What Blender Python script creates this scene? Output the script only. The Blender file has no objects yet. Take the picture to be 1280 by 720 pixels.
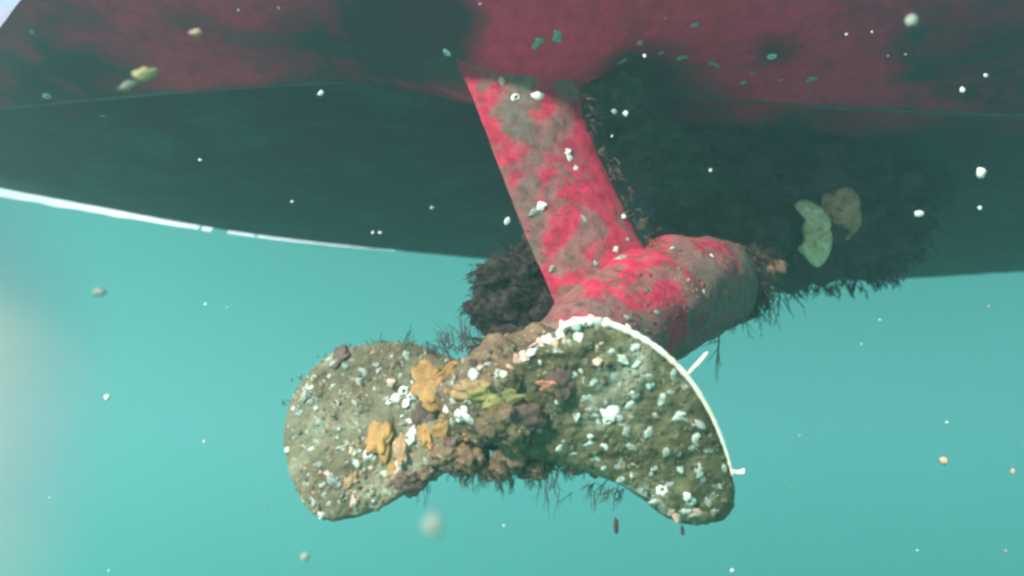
import bpy, bmesh, math, random
from mathutils import Vector, Matrix, noise
from mathutils.bvhtree import BVHTree
random.seed(11)
R = math.radians
C = bpy.context.scene.collection
scene = bpy.context.scene

# ------------------------------------------------------------------ camera
PITCH = R(12); F = 985.0
cam_d = bpy.data.cameras.new('camera'); cam = bpy.data.objects.new('camera', cam_d); C.objects.link(cam)
cam_d.sensor_width = 36; cam_d.lens = 36 * F / 1280
cam.location = (0, 0, 0); cam.rotation_euler = (R(90) + PITCH, 0, 0)
cam_d.clip_start = 0.01; cam_d.clip_end = 400
cam_d.dof.use_dof = True; cam_d.dof.focus_distance = 0.90; cam_d.dof.aperture_fstop = 3.8
scene.camera = cam

# ------------------------------------------------------------------ sky, sun, exposure
SUN = Vector((-0.56, -0.66, 0.46)).normalized()
w = bpy.data.worlds.new('World'); scene.world = w; w.use_nodes = True
nt = w.node_tree; bg = nt.nodes['Background']
sky = nt.nodes.new('ShaderNodeTexSky'); sky.sky_type = 'NISHITA'; sky.sun_disc = False
sky.sun_elevation = math.asin(SUN.z); sky.sun_rotation = math.atan2(SUN.x, SUN.y)
nt.links.new(sky.outputs[0], bg.inputs[0]); bg.inputs[1].default_value = 0.15
sd = bpy.data.lights.new('sun', 'SUN'); sd.energy = 5.0; sd.angle = R(3); sd.color = (1, .95, .88)
so = bpy.data.objects.new('sun', sd); C.objects.link(so); so.rotation_euler = SUN.to_track_quat('Z', 'Y').to_euler()
vs = scene.view_settings
scene.display_settings.display_device = 'sRGB'
vs.view_transform = 'Standard'; vs.look = 'None'; vs.exposure = 1.08; vs.gamma = 1; vs.use_curve_mapping = False
cy = scene.cycles
cy.volume_bounces = 3; cy.max_bounces = 8; cy.diffuse_bounces = 3; cy.transparent_max_bounces = 12
cy.use_denoising = True; cy.filter_width = 2.6
cy.sample_clamp_indirect = 4

# ------------------------------------------------------------------ helpers
cp, sp = math.cos(PITCH), math.sin(PITCH)
def ray(px, py):
    a, b = (px - 640) / F, (360 - py) / F
    return Vector((a, cp - b * sp, sp + b * cp))
def P(px, py, d): return ray(px, py) * d          # a point d metres in front of the lens
def atz(px, py, z):
    r = ray(px, py); return r * (z / r.z)
def M(name): return MATS[name]
MATS = {}
def material(name):
    m = bpy.data.materials.new(name); m.use_nodes = True
    b = m.node_tree.nodes['Principled BSDF']; MATS[name] = m
    return m, m.node_tree, b
def noise_node(t, scale, detail=5, rough=.6, vec=None, dist=0.0):
    n = t.nodes.new('ShaderNodeTexNoise'); n.inputs['Scale'].default_value = scale
    n.inputs['Detail'].default_value = detail; n.inputs['Roughness'].default_value = rough
    n.inputs['Distortion'].default_value = dist
    if vec is not None: t.links.new(vec, n.inputs['Vector'])
    return n
def ramp(t, src, stops, interp='LINEAR'):
    n = t.nodes.new('ShaderNodeValToRGB'); cr = n.color_ramp; cr.interpolation = interp
    while len(cr.elements) < len(stops): cr.elements.new(.5)
    for e, (p, c) in zip(cr.elements, stops):
        e.position = p; e.color = (*c, 1) if len(c) == 3 else c
    t.links.new(src, n.inputs[0]); return n
def mix(t, fac, a, b):
    n = t.nodes.new('ShaderNodeMix'); n.data_type = 'RGBA'
    for s, v in ((0, fac), (6, a), (7, b)):
        if isinstance(v, tuple): n.inputs[s].default_value = (*v, 1)
        elif isinstance(v, (int, float)): n.inputs[s].default_value = v
        else: t.links.new(v, n.inputs[s])
    return n.outputs[2]
def bump(t, b, src, strength, dist=.002):
    n = t.nodes.new('ShaderNodeBump'); n.inputs['Strength'].default_value = strength; n.inputs['Distance'].default_value = dist
    t.links.new(src, n.inputs['Height']); t.links.new(n.outputs[0], b.inputs['Normal'])
def geo_pos(t): return t.nodes.new('ShaderNodeNewGeometry').outputs['Position']
def attr(t, name):
    n = t.nodes.new('ShaderNodeAttribute'); n.attribute_name = name; return n

def link(name, me, mat=None, parent=None, smooth=True):
    o = bpy.data.objects.new(name, me); C.objects.link(o)
    if mat: me.materials.append(mat)
    if smooth: me.polygons.foreach_set('use_smooth', [True] * len(me.polygons))
    if parent:
        o.parent = parent; o.matrix_parent_inverse = Matrix.Identity(4)
        if world_loc(parent).length: me.transform(Matrix.Translation(-world_loc(parent)))
    return o
def world_loc(o):
    v = o.location.copy(); p = o.parent
    while p: v += p.location; p = p.parent
    return v
def mesh(name, vs_, fs_):
    me = bpy.data.meshes.new(name); me.from_pydata([tuple(v) for v in vs_], [], fs_); me.update(); return me
def tag(o, label=None, cat=None, group=None, kind=None):
    if label: o['label'] = label
    if cat: o['category'] = cat
    if group: o['group'] = group
    if kind: o['kind'] = kind
    return o
def empty(name, loc):
    o = bpy.data.objects.new(name, None); C.objects.link(o); o.location = loc; o.empty_display_size = .02; return o
TARGETS = []
def solid(o):                                                   # remember a surface that growth can sit on
    m = o.matrix_basis; off = world_loc(o)
    TARGETS.append((o, BVHTree.FromPolygons([v.co + off for v in o.data.vertices], [p.vertices[:] for p in o.data.polygons]))); return o
def hit(px, py, only=None):
    best = None; d = ray(px, py).normalized()
    for o, t in TARGETS:
        if only and o not in only: continue
        l, n, i, dist = t.ray_cast(Vector((0, 0, 0)), d)
        if l is not None and (best is None or dist < best[3]): best = (l, n if n.dot(d) < 0 else -n, o, dist)
    return best
def fb(v, s, o=4): return noise.fractal(v * s, 1.0, 2.0, o)

# ------------------------------------------------------------------ materials
def mat_crust(name, cols, scale=28, b_=.8):
    m, t, b = material(name); pos = geo_pos(t)
    n1 = noise_node(t, scale, 8, .7, pos, .6); n2 = noise_node(t, scale * 6, 4, .7, pos)
    base = ramp(t, n1.outputs[0], [(.25, cols[0]), (.42, cols[1]), (.55, cols[2]), (.72, cols[3])])
    sp_ = ramp(t, n2.outputs[0], [(.60, (0, 0, 0)), (.68, (1, 1, 1))])
    c = mix(t, sp_.outputs[0], base.outputs[0], cols[4])
    vor = t.nodes.new('ShaderNodeTexVoronoi'); vor.inputs['Scale'].default_value = scale * 9; t.links.new(pos, vor.inputs['Vector'])
    dk = ramp(t, vor.outputs['Distance'], [(.0, (.55, .55, .55)), (.45, (1, 1, 1))])
    mm = t.nodes.new('ShaderNodeMix'); mm.data_type = 'RGBA'; mm.blend_type = 'MULTIPLY'; mm.inputs[0].default_value = .6
    t.links.new(c, mm.inputs[6]); t.links.new(dk.outputs[0], mm.inputs[7])
    t.links.new(mm.outputs[2], b.inputs['Base Color']); b.inputs['Roughness'].default_value = .75
    b.inputs['Specular IOR Level'].default_value = .2
    bump(t, b, n2.outputs[0], b_, .004); return m
mat_crust('blade_far', [(.055, .03, .025), (.12, .10, .06), (.18, .16, .10), (.32, .31, .24), (.50, .50, .42)], 17)
mat_crust('blade_near', [(.045, .022, .02), (.085, .07, .035), (.13, .12, .06), (.36, .35, .28), (.52, .54, .48)], 15)
mat_crust('hub_crust', [(.06, .035, .03), (.12, .08, .05), (.20, .12, .07), (.24, .18, .10), (.40, .36, .30)], 34)

def mat_plain(name, col, rough=.7, var=.25, scale=120, trans=0, col2=None):
    m, t, b = material(name); n = noise_node(t, scale, 4, .65, geo_pos(t))
    c2 = col2 or tuple(x * (1 - var) for x in col)
    r = ramp(t, n.outputs[0], [(.35, c2), (.62, col)])
    t.links.new(r.outputs[0], b.inputs['Base Color']); b.inputs['Roughness'].default_value = rough
    b.inputs['Specular IOR Level'].default_value = .25
    bump(t, b, n.outputs[0], .5, .001)
    if trans:
        tr = t.nodes.new('ShaderNodeBsdfTranslucent'); t.links.new(r.outputs[0], tr.inputs[0])
        mx = t.nodes.new('ShaderNodeMixShader'); mx.inputs[0].default_value = trans
        t.links.new(b.outputs[0], mx.inputs[1]); t.links.new(tr.outputs[0], mx.inputs[2])
        t.links.new(mx.outputs[0], t.nodes['Material Output'].inputs[0])
    return m
mat_plain('shell_white', (.78, .76, .70), .55, .35, 200)
mat_plain('shell_grey', (.36, .38, .33), .6, .5, 200)
mat_plain('shell_pink', (.62, .40, .32), .6, .35, 200)
mat_plain('shell_green', (.30, .42, .36), .6, .5, 200); mat_plain('shell_pale', (.54, .58, .50), .6, .5, 200); mat_plain('shell_hole', (.20, .17, .13), .9)
mat_plain('highlight_and_worm_white', (.92, .86, .76), .45, .5, 70, 0, (.90, .70, .48))
mat_plain('sponge_orange', (.42, .22, .075), .7, .4, 90)
mat_plain('sponge_tan', (.40, .24, .12), .8, .4, 90); mat_plain('purple_crust', (.15, .09, .075), .9, .5, 90); mat_plain('sponge_yellow', (.34, .28, .10), .7, .4, 90)
mat_plain('sponge_pale', (.98, .62, .42), .85, .4, 110)
mat_plain('sponge_brown', (.6, .24, .15), .85, .4, 70)
mat_plain('weed_dark', (.09, .032, .042), .9, .5, 60)
mat_plain('weed_green', (.08, .065, .045), .9, .5, 60)
mat_plain('weed_brown', (.18, .09, .06), .9, .5, 60)
mat_plain('weed_black', (.05, .032, .03), .9, .5, 60); mat_plain('weed_fine', (.08, .10, .08), .9, .4, 60)
mat_plain('glint_white', (.95, .95, .93), .3, .03, 40, .85)  # for the added hull-edge strip that stands in for waterline daylight
mat_plain('speck', (.92, .90, .85), .4, .1, 300, .4)
mat_plain('speck_warm', (.85, .55, .38), .4, .3, 300, .3)
mat_plain('speck_dim', (.50, .52, .44), .6, .2, 300, .5)
mat_plain('speck_tan', (.62, .50, .26), .6, .3, 120, .3)

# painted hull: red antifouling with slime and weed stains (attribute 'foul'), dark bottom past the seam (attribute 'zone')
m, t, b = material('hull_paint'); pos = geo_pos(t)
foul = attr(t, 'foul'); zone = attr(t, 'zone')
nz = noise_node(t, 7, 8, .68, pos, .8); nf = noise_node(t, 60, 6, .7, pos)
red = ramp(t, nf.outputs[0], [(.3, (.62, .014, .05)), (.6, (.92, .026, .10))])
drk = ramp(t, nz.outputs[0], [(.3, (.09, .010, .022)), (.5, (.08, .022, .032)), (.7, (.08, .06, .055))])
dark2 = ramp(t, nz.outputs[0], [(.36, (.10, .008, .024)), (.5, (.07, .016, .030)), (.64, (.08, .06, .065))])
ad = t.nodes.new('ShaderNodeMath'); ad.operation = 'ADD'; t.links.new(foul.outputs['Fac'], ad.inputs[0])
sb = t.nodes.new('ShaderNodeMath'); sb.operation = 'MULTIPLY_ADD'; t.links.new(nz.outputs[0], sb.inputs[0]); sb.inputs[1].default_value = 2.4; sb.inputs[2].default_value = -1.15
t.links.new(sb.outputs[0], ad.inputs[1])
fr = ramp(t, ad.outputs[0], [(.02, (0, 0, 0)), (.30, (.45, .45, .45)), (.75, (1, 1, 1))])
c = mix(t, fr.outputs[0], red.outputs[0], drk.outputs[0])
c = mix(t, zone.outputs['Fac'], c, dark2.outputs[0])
t.links.new(c, b.inputs['Base Color']); b.inputs['Roughness'].default_value = .8; b.inputs['Specular IOR Level'].default_value = .2
bump(t, b, nf.outputs[0], .5, .003)

m, t, b = material('leg_paint'); pos = geo_pos(t)
foul = attr(t, 'foul')
nz = noise_node(t, 16, 8, .7, pos, 1.2); nf = noise_node(t, 90, 6, .7, pos)
red = ramp(t, nf.outputs[0], [(.35, (.30, .010, .035)), (.6, (.56, .022, .07))])
drk = ramp(t, nf.outputs[0], [(.3, (.09, .04, .04)), (.6, (.17, .13, .10))])
ad = t.nodes.new('ShaderNodeMath'); ad.operation = 'ADD'; t.links.new(foul.outputs['Fac'], ad.inputs[0])
sb = t.nodes.new('ShaderNodeMath'); sb.operation = 'MULTIPLY_ADD'; t.links.new(nz.outputs[0], sb.inputs[0]); sb.inputs[1].default_value = 2.6; sb.inputs[2].default_value = -1.22
t.links.new(sb.outputs[0], ad.inputs[1])
fr = ramp(t, ad.outputs[0], [(-.0, (0, 0, 0)), (.16, (.7, .7, .7)), (.5, (1, 1, 1))])
c = mix(t, fr.outputs[0], red.outputs[0], drk.outputs[0])
t.links.new(c, b.inputs['Base Color']); b.inputs['Roughness'].default_value = .7; b.inputs['Specular IOR Level'].default_value = .25
bump(t, b, nf.outputs[0], .6, .003)

m, t, b = material('seabed'); n = noise_node(t, 1.5, 6, .6, geo_pos(t))
r_ = ramp(t, n.outputs[0], [(.3, (.10, .11, .08)), (.7, (.22, .22, .16))]); t.links.new(r_.outputs[0], b.inputs['Base Color']); b.inputs['Roughness'].default_value = 1

m = bpy.data.materials.new('water_top'); m.use_nodes = True; MATS['water_top'] = m; t = m.node_tree; t.nodes.clear()
out = t.nodes.new('ShaderNodeOutputMaterial'); tp = t.nodes.new('ShaderNodeBsdfTransparent'); tl = t.nodes.new('ShaderNodeBsdfTranslucent')
tl.inputs[0].default_value = (.85, .95, .95, 1); mx = t.nodes.new('ShaderNodeMixShader')
n = noise_node(t, 5, 3, .5, geo_pos(t), 1.0); rr = ramp(t, n.outputs[0], [(.4, (.06, .06, .06)), (.65, (.3, .3, .3))])
t.links.new(rr.outputs[0], mx.inputs[0]); t.links.new(tp.outputs[0], mx.inputs[1]); t.links.new(tl.outputs[0], mx.inputs[2])
lw = t.nodes.new('ShaderNodeLayerWeight'); lw.inputs['Blend'].default_value = .5                  # seen from below at a low angle the surface is a mirror
fr = ramp(t, lw.outputs['Facing'], [(.54, (0, 0, 0)), (.66, (1, 1, 1))])
gl = t.nodes.new('ShaderNodeBsdfGlossy'); gl.inputs['Roughness'].default_value = .12; gl.inputs[0].default_value = (.95, .97, .97, 1)
m2 = t.nodes.new('ShaderNodeMixShader'); t.links.new(fr.outputs[0], m2.inputs[0]); t.links.new(mx.outputs[0], m2.inputs[1]); t.links.new(gl.outputs[0], m2.inputs[2])
t.links.new(m2.outputs[0], out.inputs[0])

# ------------------------------------------------------------------ setting: seabed, water, haze
def sheet(name, x0, x1, y0, y1, z, n, amp, mat):
    vs_, fs_ = [], []
    for j in range(n + 1):
        for i in range(n + 1):
            x = x0 + (x1 - x0) * i / n; y = y0 + (y1 - y0) * j / n
            vs_.append((x, y, z + amp * noise.noise(Vector((x * .4, y * .4, 0)))))
    for j in range(n):
        for i in range(n):
            a = j * (n + 1) + i; fs_.append((a, a + 1, a + n + 2, a + n + 1))
    return tag(link(name, mesh(name, vs_, fs_), M(mat)), kind='structure')
sheet('seabed', -60, 60, -60, 60, -7, 60, .5, 'seabed')
sheet('water_surface', -59, 59, -59, 59, 0.72, 120, .02, 'water_top')
DENS = 0.125
m = bpy.data.materials.new('haze'); m.use_nodes = True; t = m.node_tree; t.nodes.clear()
out = t.nodes.new('ShaderNodeOutputMaterial'); pv = t.nodes.new('ShaderNodeVolumePrincipled')
pv.inputs['Color'].default_value = (.42, .89, .81, 1); pv.inputs['Absorption Color'].default_value = (0.0, .0, .0, 1)
pv.inputs['Density'].default_value = DENS; pv.inputs['Anisotropy'].default_value = 0.55
t.links.new(pv.outputs[0], out.inputs['Volume'])
bm = bmesh.new(); bmesh.ops.create_cube(bm, size=1, matrix=Matrix.Translation((0, 0, -3.6)) @ Matrix.Diagonal((124, 124, 9.6, 1)))
me = bpy.data.meshes.new('haze'); bm.to_mesh(me); hz = link('haze', me, m, smooth=False); tag(hz, kind='stuff')

# added volume that makes the pale warm glow at the left edge
m = bpy.data.materials.new('left_glow_volume'); m.use_nodes = True; t = m.node_tree; t.nodes.clear()
out = t.nodes.new('ShaderNodeOutputMaterial'); pv = t.nodes.new('ShaderNodeVolumePrincipled')
pv.inputs['Color'].default_value = (1.0, .98, .45, 1); pv.inputs['Absorption Color'].default_value = (1, 1, .72, 1)
tc = t.nodes.new('ShaderNodeTexCoord'); ln = t.nodes.new('ShaderNodeVectorMath'); ln.operation = 'LENGTH'; t.links.new(tc.outputs['Object'], ln.inputs[0])
mr = t.nodes.new('ShaderNodeMapRange'); mr.interpolation_type = 'SMOOTHSTEP'
for k_, v_ in ((1, 0.0), (2, 1.0), (3, 9.0), (4, 0.0)): mr.inputs[k_].default_value = v_
nn_ = noise_node(t, 2.5, 3, .5, tc.outputs['Object'], .8); rr_ = ramp(t, nn_.outputs[0], [(.3, (.4, .4, .4)), (.65, (1.3, 1.3, 1.3))])
mu = t.nodes.new('ShaderNodeMath'); mu.operation = 'MULTIPLY'; t.links.new(ln.outputs['Value'], mr.inputs[0]); t.links.new(mr.outputs[0], mu.inputs[0]); t.links.new(rr_.outputs[0], mu.inputs[1])
t.links.new(mu.outputs[0], pv.inputs['Density']); t.links.new(pv.outputs[0], out.inputs['Volume'])
bm = bmesh.new(); bmesh.ops.create_icosphere(bm, subdivisions=4, radius=1)
me = bpy.data.meshes.new('left_glow_volume'); bm.to_mesh(me); bm.free(); o = link('left_glow_volume', me, m); tag(o, kind='stuff')
o.location = P(-150, 540, 1.5); o.scale = (.46, .40, .72)

# ------------------------------------------------------------------ hull
def interp(pts, x):
    if x <= pts[0][0]: a, b_ = pts[0], pts[1]
    elif x >= pts[-1][0]: a, b_ = pts[-2], pts[-1]
    else:
        for a, b_ in zip(pts, pts[1:]):
            if a[0] <= x <= b_[0]: break
    return a[1] + (b_[1] - a[1]) * (x - a[0]) / (b_[0] - a[0])
def smooth_curve(pts, n=200):                                   # evenly resampled and relaxed polyline y(x)
    x0, x1 = pts[0][0], pts[-1][0]
    ys = [interp(pts, x0 + (x1 - x0) * i / n) for i in range(n + 1)]
    for _ in range(60): ys = [ys[0]] + [(ys[i - 1] + ys[i] * 2 + ys[i + 1]) / 4 for i in range(1, n)] + [ys[-1]]
    return [(x0 + (x1 - x0) * i / n, ys[i]) for i in range(n + 1)]
ZB, ZE = 0.50, 0.60
far_px = [(0, 236), (150, 263), (270, 289), (400, 304), (500, 314), (620, 325), (760, 338), (900, 348), (1000, 352), (1120, 350), (1280, 339)]
E = [(p.x, p.y) for p in (atz(x, y, ZE) for x, y in far_px)]
E = smooth_curve([(-1.75, 1.18)] + E + [(2.6, 2.33), (3.6, 1.95)])
seam_px = [(0, 141), (150, 122), (330, 108), (560, 98), (720, 102), (860, 120), (1000, 138), (1110, 143), (1280, 146)]
S = [(p.x, p.y) for p in (atz(x, y, ZB) for x, y in seam_px)]
S = smooth_curve([(-1.75, 1.17)] + S + [(2.0, 1.2), (3.6, 1.25)])
T = smooth_curve([(-1.75, 1.16), (-1.2, 1.13), (-.9, 1.06), (-.72, 1.0), (-.60, .846), (-.53, .79), (-.3, .72), (.3, .72), (.45, .78), (1.2, .80), (3.6, .84)], 400)
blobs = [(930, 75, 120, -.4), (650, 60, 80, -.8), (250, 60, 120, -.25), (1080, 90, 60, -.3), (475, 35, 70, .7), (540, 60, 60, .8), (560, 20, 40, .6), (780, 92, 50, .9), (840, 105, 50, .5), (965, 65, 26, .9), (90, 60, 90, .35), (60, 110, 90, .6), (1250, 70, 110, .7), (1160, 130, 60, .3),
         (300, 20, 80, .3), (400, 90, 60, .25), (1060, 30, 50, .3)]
def proj(p):
    zf = p[1] * cp + p[2] * sp; u = -p[1] * sp + p[2] * cp
    return 640 + F * p[0] / zf, 360 - F * u / zf
NX, NV = 420, 150
vs_, fs_, fo, zo = [], [], [], []
for j in range(NX + 1):
    x = -1.74 + (5.3) * j / NX
    yt, ys, ye = interp(T, x), interp(S, x), interp(E, x)
    for i in range(NV + 1):
        v = i / NV
        if v < .4: k = v / .4; y = yt + (ys - yt) * k; z = ZB + .035 * (1 - k) + .004 * math.sin(k * 9)
        else:
            k = (v - .4) / .6; y = ys + (ye - ys) * k; z = ZB + .008 + (ZE - ZB - .008) * (k ** 1.25)
        z -= .074 * math.exp(-((x - .01) / .15) ** 2 - ((y - .90) / .13) ** 2)
        q = Vector((x, y, z)); z += .004 * fb(q, 5, 3) * min(1, (1 - v) * 8) + .0015 * fb(q, 30, 3)
        vs_.append((x, y, z))
        u_, w_ = proj((x, y, z))
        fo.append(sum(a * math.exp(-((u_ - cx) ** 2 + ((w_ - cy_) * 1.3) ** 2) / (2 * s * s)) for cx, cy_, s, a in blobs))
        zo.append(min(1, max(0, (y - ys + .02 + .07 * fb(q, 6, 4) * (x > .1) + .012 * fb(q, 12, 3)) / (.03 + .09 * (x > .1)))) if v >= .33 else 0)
nv = NV + 1
for j in range(NX):
    for i in range(NV):
        a = j * nv + i; fs_.append((a, a + nv, a + nv + 1, a + 1))
# transom aft, low upper side forward, and the inside sheet that closes the shell
N0 = len(vs_)
for j in range(NX + 1):
    x, y, z = vs_[j * nv]; dy = min(.35, .4 * (vs_[j * nv + NV][1] - y)); vs_.append((x, y + dy, z + dy * .42)); fo.append(.3); zo.append(0)
    x, y, z = vs_[j * nv + NV]; vs_.append((x, y - .03, z + .012)); fo.append(0); zo.append(1)
for j in range(NX):
    a, b2, c2, d2 = j * nv, (j + 1) * nv, N0 + 2 * (j + 1), N0 + 2 * j
    fs_.append((a, d2, c2, b2)); fs_.append((a + NV, b2 + NV, c2 + 1, d2 + 1)); fs_.append((d2, d2 + 1, c2 + 1, c2))
me = mesh('boat_hull', vs_, fs_)
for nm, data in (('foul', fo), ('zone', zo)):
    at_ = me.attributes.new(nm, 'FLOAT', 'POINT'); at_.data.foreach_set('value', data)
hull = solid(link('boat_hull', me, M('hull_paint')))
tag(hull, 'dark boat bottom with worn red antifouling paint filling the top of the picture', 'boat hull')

def tube(path, radii, seg=8, cap=True):
    vs_, fs_ = [], []; n = len(path)
    up = Vector((.13, .21, 1)).normalized()
    for i, p in enumerate(path):
        p = Vector(p); d = (Vector(path[min(i + 1, n - 1)]) - Vector(path[max(i - 1, 0)])).normalized()
        a = d.cross(up); a = a.normalized() if a.length > 1e-4 else Vector((1, 0, 0)); b_ = a.cross(d)
        r = radii[i] if hasattr(radii, '__len__') else radii
        for k in range(seg):
            th = 2 * math.pi * k / seg; vs_.append(p + (a * math.cos(th) + b_ * math.sin(th)) * r)
    for i in range(n - 1):
        for k in range(seg):
            k2 = (k + 1) % seg; fs_.append((i * seg + k, i * seg + k2, (i + 1) * seg + k2, (i + 1) * seg + k))
    if cap: fs_.append(tuple(range(seg))[::-1]); fs_.append(tuple((n - 1) * seg + k for k in range(seg)))
    return vs_, fs_
# pale seam bead
pth = [(x, interp(S, x) , ZB + .0045) for x in [-1.6 + 3.4 * i / 160 for i in range(161)]]
mat_plain('seam_grey', (.16, .09, .085), .8, .4, 60)
o = link('seam_bead', mesh('seam_bead', *tube(pth, .004)), M('seam_grey'), hull)
# added white strip standing in for daylight glint along far waterline, narrowing, with gaps
def glint_strip(px0, px1, w0, w1, nm):
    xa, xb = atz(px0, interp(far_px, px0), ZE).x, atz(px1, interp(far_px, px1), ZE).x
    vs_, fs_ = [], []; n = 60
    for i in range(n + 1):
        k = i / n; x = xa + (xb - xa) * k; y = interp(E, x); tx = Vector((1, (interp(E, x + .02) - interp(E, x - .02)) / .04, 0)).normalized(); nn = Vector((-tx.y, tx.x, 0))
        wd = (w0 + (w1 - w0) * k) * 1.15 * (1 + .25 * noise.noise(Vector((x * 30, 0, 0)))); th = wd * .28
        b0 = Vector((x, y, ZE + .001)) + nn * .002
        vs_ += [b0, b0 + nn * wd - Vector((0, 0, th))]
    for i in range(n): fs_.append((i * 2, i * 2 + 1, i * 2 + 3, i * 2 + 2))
    return link(nm, mesh(nm, vs_, fs_), M('glint_white'), hull, smooth=False)
glint_strip(-260, 255, .042, .018, 'waterline_glint'); glint_strip(259, 272, .016, .016, 'waterline_glint'); glint_strip(290, 322, .013, .012, 'waterline_glint'); glint_strip(325, 495, .012, .003, 'waterline_glint')

# ------------------------------------------------------------------ drive leg: strut + gearcase
leg = empty('drive_leg', P(800, 380, .95)); tag(leg, 'bright red painted drive leg slanting down from the hull to the propeller', 'drive leg')
# strut sections: (left px, right px, y px, depth)
secs = [(560, 740, 40, .955), (572, 730, 80, .95), (583, 724, 105, .945), (598, 728, 140, .94), (617, 748, 190, .935), (636, 772, 240, .93), (655, 797, 290, .925), (675, 822, 335, .92), (694, 840, 380, .915), (706, 850, 410, .91)]
def lerp_secs(k):
    f = k * (len(secs) - 1); i = min(int(f), len(secs) - 2); f -= i
    return [a + (b_ - a) * f for a, b_ in zip(secs[i], secs[i + 1])]
vs_, fs_, fo = [], [], []; NS, NA = 90, 64
for j in range(NS + 1):
    l, r, y, d = lerp_secs(j / NS); A = P(l, y, d - .012); B = P(r, y + 6, d + .03)
    ch = B - A; nrm = ch.cross(Vector((.3, 0, -1))).normalized()
    if nrm.y > 0: nrm = -nrm
    for i in range(NA):
        a = 2 * math.pi * i / NA; s = .5 - .5 * math.cos(a)
        th = .017 * (math.sin(a)) * (.35 + 1.5 * s * (1.25 - s)) 
        p = A + ch * s + nrm * th
        p += nrm * .0022 * fb(p, 40, 4)
        if j < 8: p.z += 0
        vs_.append(p)
        u_, w_ = proj(p)
        g = lambda cx, cy_, sx, sy, am: am * math.exp(-((u_ - cx) / sx) ** 2 - ((w_ - cy_) / sy) ** 2)
        fo.append(-.25 * math.exp(-((s - 0) / .13) ** 2) * (w_ < 200) + g(645, 140, 30, 45, .5) + g(680, 255, 26, 30, .15) + g(660, 300, 22, 60, .35) + g(715, 380, 50, 30, .0) - g(740, 240, 60, 50, .12))
for j in range(NS):
    for i in range(NA):
        i2 = (i + 1) % NA; fs_.append((j * NA + i, j * NA + i2, (j + 1) * NA + i2, (j + 1) * NA + i))
me = mesh('strut', vs_, fs_); at_ = me.attributes.new('foul', 'FLOAT', 'POINT'); at_.data.foreach_set('value', fo)
strut = solid(link('strut', me, M('leg_paint'), leg))
# gearcase: tapered torpedo along the shaft
def lathe_path(pts, n, seg, amp, sc):
    vs_, fs_ = [], []
    for j in range(n + 1):
        f = j / n * (len(pts) - 1); i = min(int(f), len(pts) - 2); k = f - i; k = k * k * (3 - 2 * k) if False else k
        c0 = pts[i][0].lerp(pts[i + 1][0], k); r = pts[i][1] + (pts[i + 1][1] - pts[i][1]) * k
        ax = (pts[-1][0] - pts[0][0]).normalized(); a = ax.cross(Vector((0, 0, 1))).normalized(); b_ = a.cross(ax)
        for q in range(seg):
            th = 2 * math.pi * q / seg; dr = a * math.cos(th) + b_ * math.sin(th); p = c0 + dr * r
            vs_.append(p + dr * amp * min(1, r / .02) * fb(p, sc, 4))
    for j in range(n):
        for q in range(seg):
            q2 = (q + 1) % seg; fs_.append((j * seg + q, j * seg + q2, (j + 1) * seg + q2, (j + 1) * seg + q))
    fs_.append(tuple(range(seg))[::-1]); fs_.append(tuple(n * seg + q for q in range(seg)))
    return vs_, fs_
gpts = [(P(690, 452, .80), .040), (P(720, 436, .83), .050), (P(765, 408, .88), .062), (P(805, 385, .93), .069), (P(850, 366, .99), .070), (P(885, 356, 1.05), .064), (P(915, 348, 1.10), .048), (P(932, 342, 1.14), .028), (P(940, 340, 1.16), .008)]
gv, gf = lathe_path(gpts, 80, 64, .007, 18)
me = mesh('gearcase', gv, gf); fo = []
for p in gv:
    u_, w_ = proj(p); fo.append(.42 * math.exp(-((u_ - 905) / 38) ** 2 - ((w_ - 375) / 60) ** 2) + .25 * math.exp(-((u_ - 800) / 60) ** 2 - ((w_ - 425) / 22) ** 2) + (.5 if u_ > 925 else 0))
at_ = me.attributes.new('foul', 'FLOAT', 'POINT'); at_.data.foreach_set('value', fo)
gear = solid(link('gearcase', me, M('leg_paint'), leg))

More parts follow.
